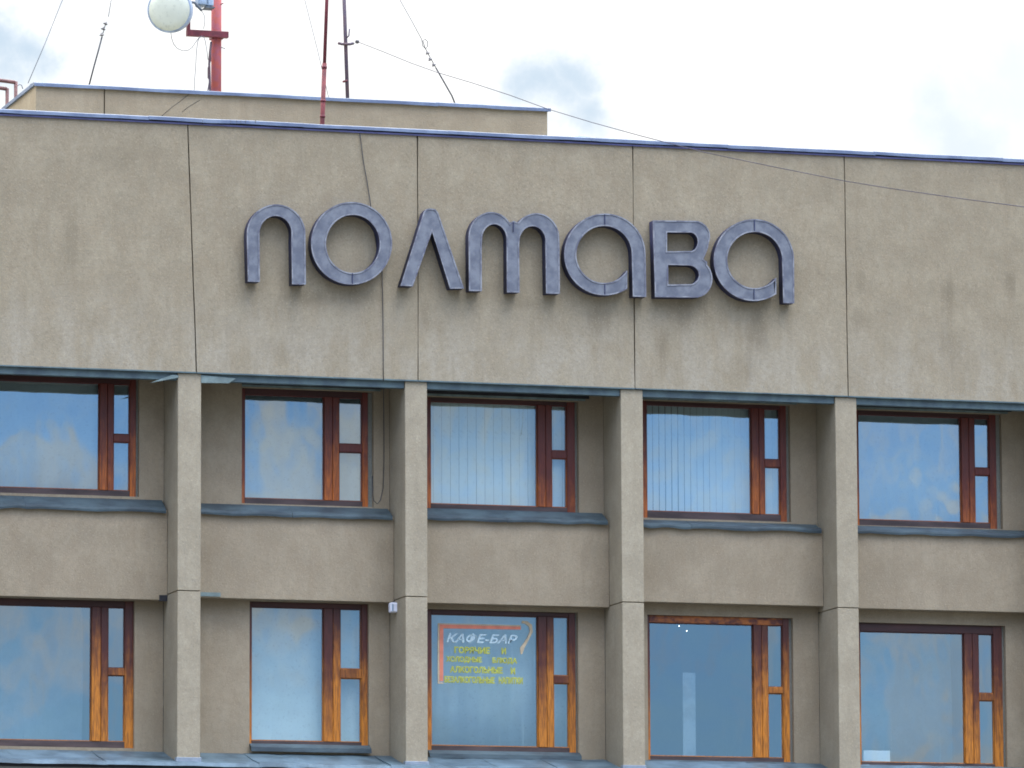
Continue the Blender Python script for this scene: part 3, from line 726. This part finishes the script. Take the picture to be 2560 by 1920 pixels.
# ------------------------------------------------------------------ curtains, blinds, sign in the windows
def curtain(label, x0, x1, z0, z1, y, folds, depth, m=M_curt, name='curtain'):
    bm = bmesh.new(); n = max(24, int((x1-x0)*60)); ph = random.uniform(0, 6); cols = []
    for i in range(n+1):
        x = x0+(x1-x0)*i/n; a = math.sin(ph + x*folds) + .5*math.sin(ph*2.3 + x*folds*2.17) + .3*math.sin(x*folds*.43+ph)
        cols.append([bm.verts.new((x + .01*math.sin(z*2+i*.3), y + depth*a*(1.0 if z < z1-.2 else .5) + dy, z)) for dy in (0, ) for z in (z0, (z0+z1)/2, z1)])
    for a, b in zip(cols, cols[1:]):
        for k in range(2): bm.faces.new((a[k], b[k], b[k+1], a[k+1]))
    bmesh.ops.solidify(bm, geom=bm.faces[:], thickness=.003)
    o = from_bm(name, bm, m, None, smooth=True); return tag(o, label, 'curtain')
def blind(label, x0, x1, z0, z1, y, step, twist, gaps=()):
    E = empty('vertical_blind', ((x0+x1)/2, y, z1), label, 'blind'); k = 0; x = x0
    box('headrail', x0, x1, y-.02, y+.02, z1-.03, z1, M_blind, E)
    proto = None
    while x < x1-.02:
        open_ = k < len(gaps) and gaps[k] > 0; tw = twist + random.uniform(-.015, .015)
        if proto is None:
            bm = bmesh.new(); bbox(bm, -step*.492, step*.492, -.001, .001, -(z1-z0-.035), 0)
            o = from_bm('slat', bm, M_blind, E); proto = o
        else:
            o = proto.copy(); COL.objects.link(o); o.parent = E
        o.location = Vector((x+step/2, y, z1-.031)) - Vector(E.location); o.rotation_euler = (0, random.uniform(-.0012, .0012), tw)
        if open_: o.scale = (1-gaps[k], 1, 1)
        x += step; k += 1
    return E
def span(r, b, full=False):
    glx, grx, slx, srx, gz0, gz1, bz0, bz1 = rail_hook[(r, b)]; return glx-.04, (srx+.12 if full else grx+.02), gz0-.04, gz1+.10
a = span(0, 0, True); curtain('pale sheer curtain in the upper window left of the first pillar', a[0], a[1], a[2], a[3], 1.035, 16, .012)
a = span(0, 1, True); curtain('pale sheer curtain in the narrow upper window between the first two pillars', a[0], a[1], a[2], a[3], 1.035, 12, .012)
a = span(0, 2, True); blind('closed pale vertical blind in the upper window above the lettered one', a[0], a[1], a[2], a[3], 1.04, .127, .05, ())
c_ = a; a = span(0, 3, True); blind('vertical blind with dark slits between slats in the upper window below the В', a[0], a[1], a[2], a[3], 1.055, .095, .05, (0, .06, .10, .12, .12, .11, .10, .06, .05, 0, .06, 0))
a = span(0, 4, True); curtain('smooth pale curtain in the upper window right of the last pillar', a[0], a[1], a[2], a[3], 1.05, 4, .01)
a = span(1, 1, True); curtain('white flat curtain in the narrow lower window between the first two pillars', a[0], a[1], a[2], a[3], 1.05, 5, .012)
a = span(1, 2, True); curtain('pale curtain in soft folds behind the yellow window lettering', a[0], a[1], a[2], a[3], 1.06, 13, .022)
# bay 4 lower: one gathered curtain strip, lamps far inside
s0, s1 = P(1706, 1700, 1.25), P(1738, 1700, 1.25); zt_, zb_ = P(1722, 1682, 1.25).z, P(1722, 1905, 1.25).z
o = box('curtain_strip', s0.x, s1.x, 1.24, 1.26, zb_, zt_, M_net2, None, .004); tag(o, 'upright pale strip standing inside the lower window with peeling lintel', 'strip')
M_lamp = bpy.data.materials.new('lit_lamp'); M_lamp.use_nodes = True
b_ = M_lamp.node_tree.nodes['Principled BSDF']; b_.inputs['Emission Color'].default_value = (1, .97, .9, 1); b_.inputs['Emission Strength'].default_value = 5
for (px, py), t_ in (((1698, 1565), 'lit ceiling lamp nearer the top left corner inside the peeling lower window'), ((1717, 1577), 'lit ceiling lamp slightly lower and right inside the peeling lower window')):
    c = P(px, py, 2.2); E = empty('ceiling_lamp', c, t_, 'lamp', 'lit lamps inside the window')
    bm = bmesh.new(); bmesh.ops.create_uvsphere(bm, u_segments=10, v_segments=6, radius=.008, matrix=Matrix.Translation(c)); from_bm('bulb', bm, M_lamp, E, smooth=True)
    tube('cord', [c+Vector((0, 0, .016)), c+Vector((0, 0, .35))], .004, M_wire, E, 4)
# pale board low in lower windows two and five
for px0, px1, py0, py1, t_ in ((632, 735, 1822, 1852, 'pale low board leaning inside the narrow lower window, bottom left'), (2158, 2225, 1876, 1900, 'pale low board inside the lower right window, bottom left')):
    a, b = P(px0, py0, 1.12), P(px1, py1, 1.12); o = box('sill_board', a.x, b.x, 1.11, 1.125, b.z-.03, a.z, M_pale, None, .004); tag(o, t_, 'board')
# lower windows one and five: dim net curtain far behind
M_net = simple('grey_blue_net', (.34, .42, .46), .9, 0, .1)
a = span(1, 0); curtain('dull blue curtain in the lower window left of the first pillar', a[0], a[1], a[2], a[3], 1.5, 3, .05, M_net)
a = span(1, 4); curtain('dull blue curtain in the lower window right of the last pillar', a[0], a[1], a[2], a[3], 1.5, 3, .05, M_net)

# lettering stuck on the inside of the glass
LYG = GY-.010
SE = empty('window_lettering', P(1180, 1720, LYG), 'red cornered frame with white and yellow café lettering on the lower window glass', 'lettering')
def film(name, col, rough=.7):
    m, t, b, co = mat(name); g, _ = noise(t, co, 9, 4); c = mixc(t, rng(t, g, .3, .7), col, tuple(v*.8 for v in col)); t.links.new(c, b.inputs['Base Color']); b.inputs['Roughness'].default_value = rough; return m
MF_red, MF_yel, MF_wht, MF_org = film('red_film', (.80, .25, .15)), film('yellow_film', (.50, .51, .07)), film('white_film', (.58, .72, .72)), film('faded_orange_film', (.62, .48, .30))
def strip(name, pts, m, y=LYG): p = [U(*q, y) for q in pts]; return prism(name, [(q.x, q.z) for q in p], y-.0015, y, m, SE)
strip('frame_border', [(1099, 1561), (1302, 1566.5), (1302, 1574), (1108.5, 1571), (1108, 1703), (1099, 1703)], MF_red)
strip('frame_outline', [(1094.5, 1558), (1302, 1563), (1302, 1566), (1098.3, 1560.5), (1098.3, 1706), (1108.5, 1706), (1108.5, 1709), (1094.5, 1709)], MF_org)
strip('drink_ornament', [(1305, 1552), (1318, 1553), (1330, 1562), (1332, 1580), (1322, 1600), (1311, 1620), (1306, 1635), (1302, 1636), (1300, 1620), (1306, 1612), (1318, 1594), (1325, 1578), (1322, 1566), (1312, 1559), (1304, 1558)], MF_org)
def text(body, px0, px1, ptop, pbot, m, shear=0., bold=.0):
    c = bpy.data.curves.new('t', 'FONT'); c.body = body; c.fill_mode = 'FRONT'; c.shear = shear; c.bevel_depth = bold*.55; c.bevel_resolution = 0
    t = bpy.data.objects.new('t', c); COL.objects.link(t); bpy.context.view_layer.update()
    me = bpy.data.meshes.new_from_object(t.evaluated_get(bpy.context.evaluated_depsgraph_get())); bpy.data.objects.remove(t)
    xs_ = [v.co.x for v in me.vertices]; ys_ = [v.co.y for v in me.vertices]; a0, a1, b0, b1 = min(xs_), max(xs_), min(ys_), max(ys_)
    A, Bq = U(px0, (ptop+pbot)/2, LYG), U(px1, (ptop+pbot)/2+(px1-px0)*.027, LYG); T, D_ = U((px0+px1)/2, ptop, LYG), U((px0+px1)/2, pbot, LYG)
    for v in me.vertices:
        k, l = (v.co.x-a0)/(a1-a0), (v.co.y-b0)/(b1-b0); v.co = (A.x+(Bq.x-A.x)*k, LYG-.001-v.co.z*.03, D_.z+(T.z-D_.z)*l)
    me.materials.clear(); me.name = 'text_line'
    return link('text_line', me, m, SE)
text('КАФЕ-БАР', 1115, 1294, 1584, 1609, MF_wht, .3, .055)
for w_, xa, xb, ya, yb in (('ГОРЯЧИЕ', 1136, 1225, 1617, 1634), ('И', 1254, 1265, 1619.5, 1636), ('ХОЛОДНЫЕ', 1115, 1205, 1641, 1658), ('БЛЮДА', 1231, 1293, 1644, 1661),
                           ('АЛКОГОЛЬНЫЕ', 1125, 1257, 1666, 1683), ('И', 1277, 1288, 1669, 1686), ('БЕЗАЛКОГОЛЬНЫЕ', 1111, 1237, 1691, 1708), ('НАПИТКИ', 1247, 1307, 1693, 1710)):
    text(w_, xa, xb, ya, yb, MF_yel, 0, .085)
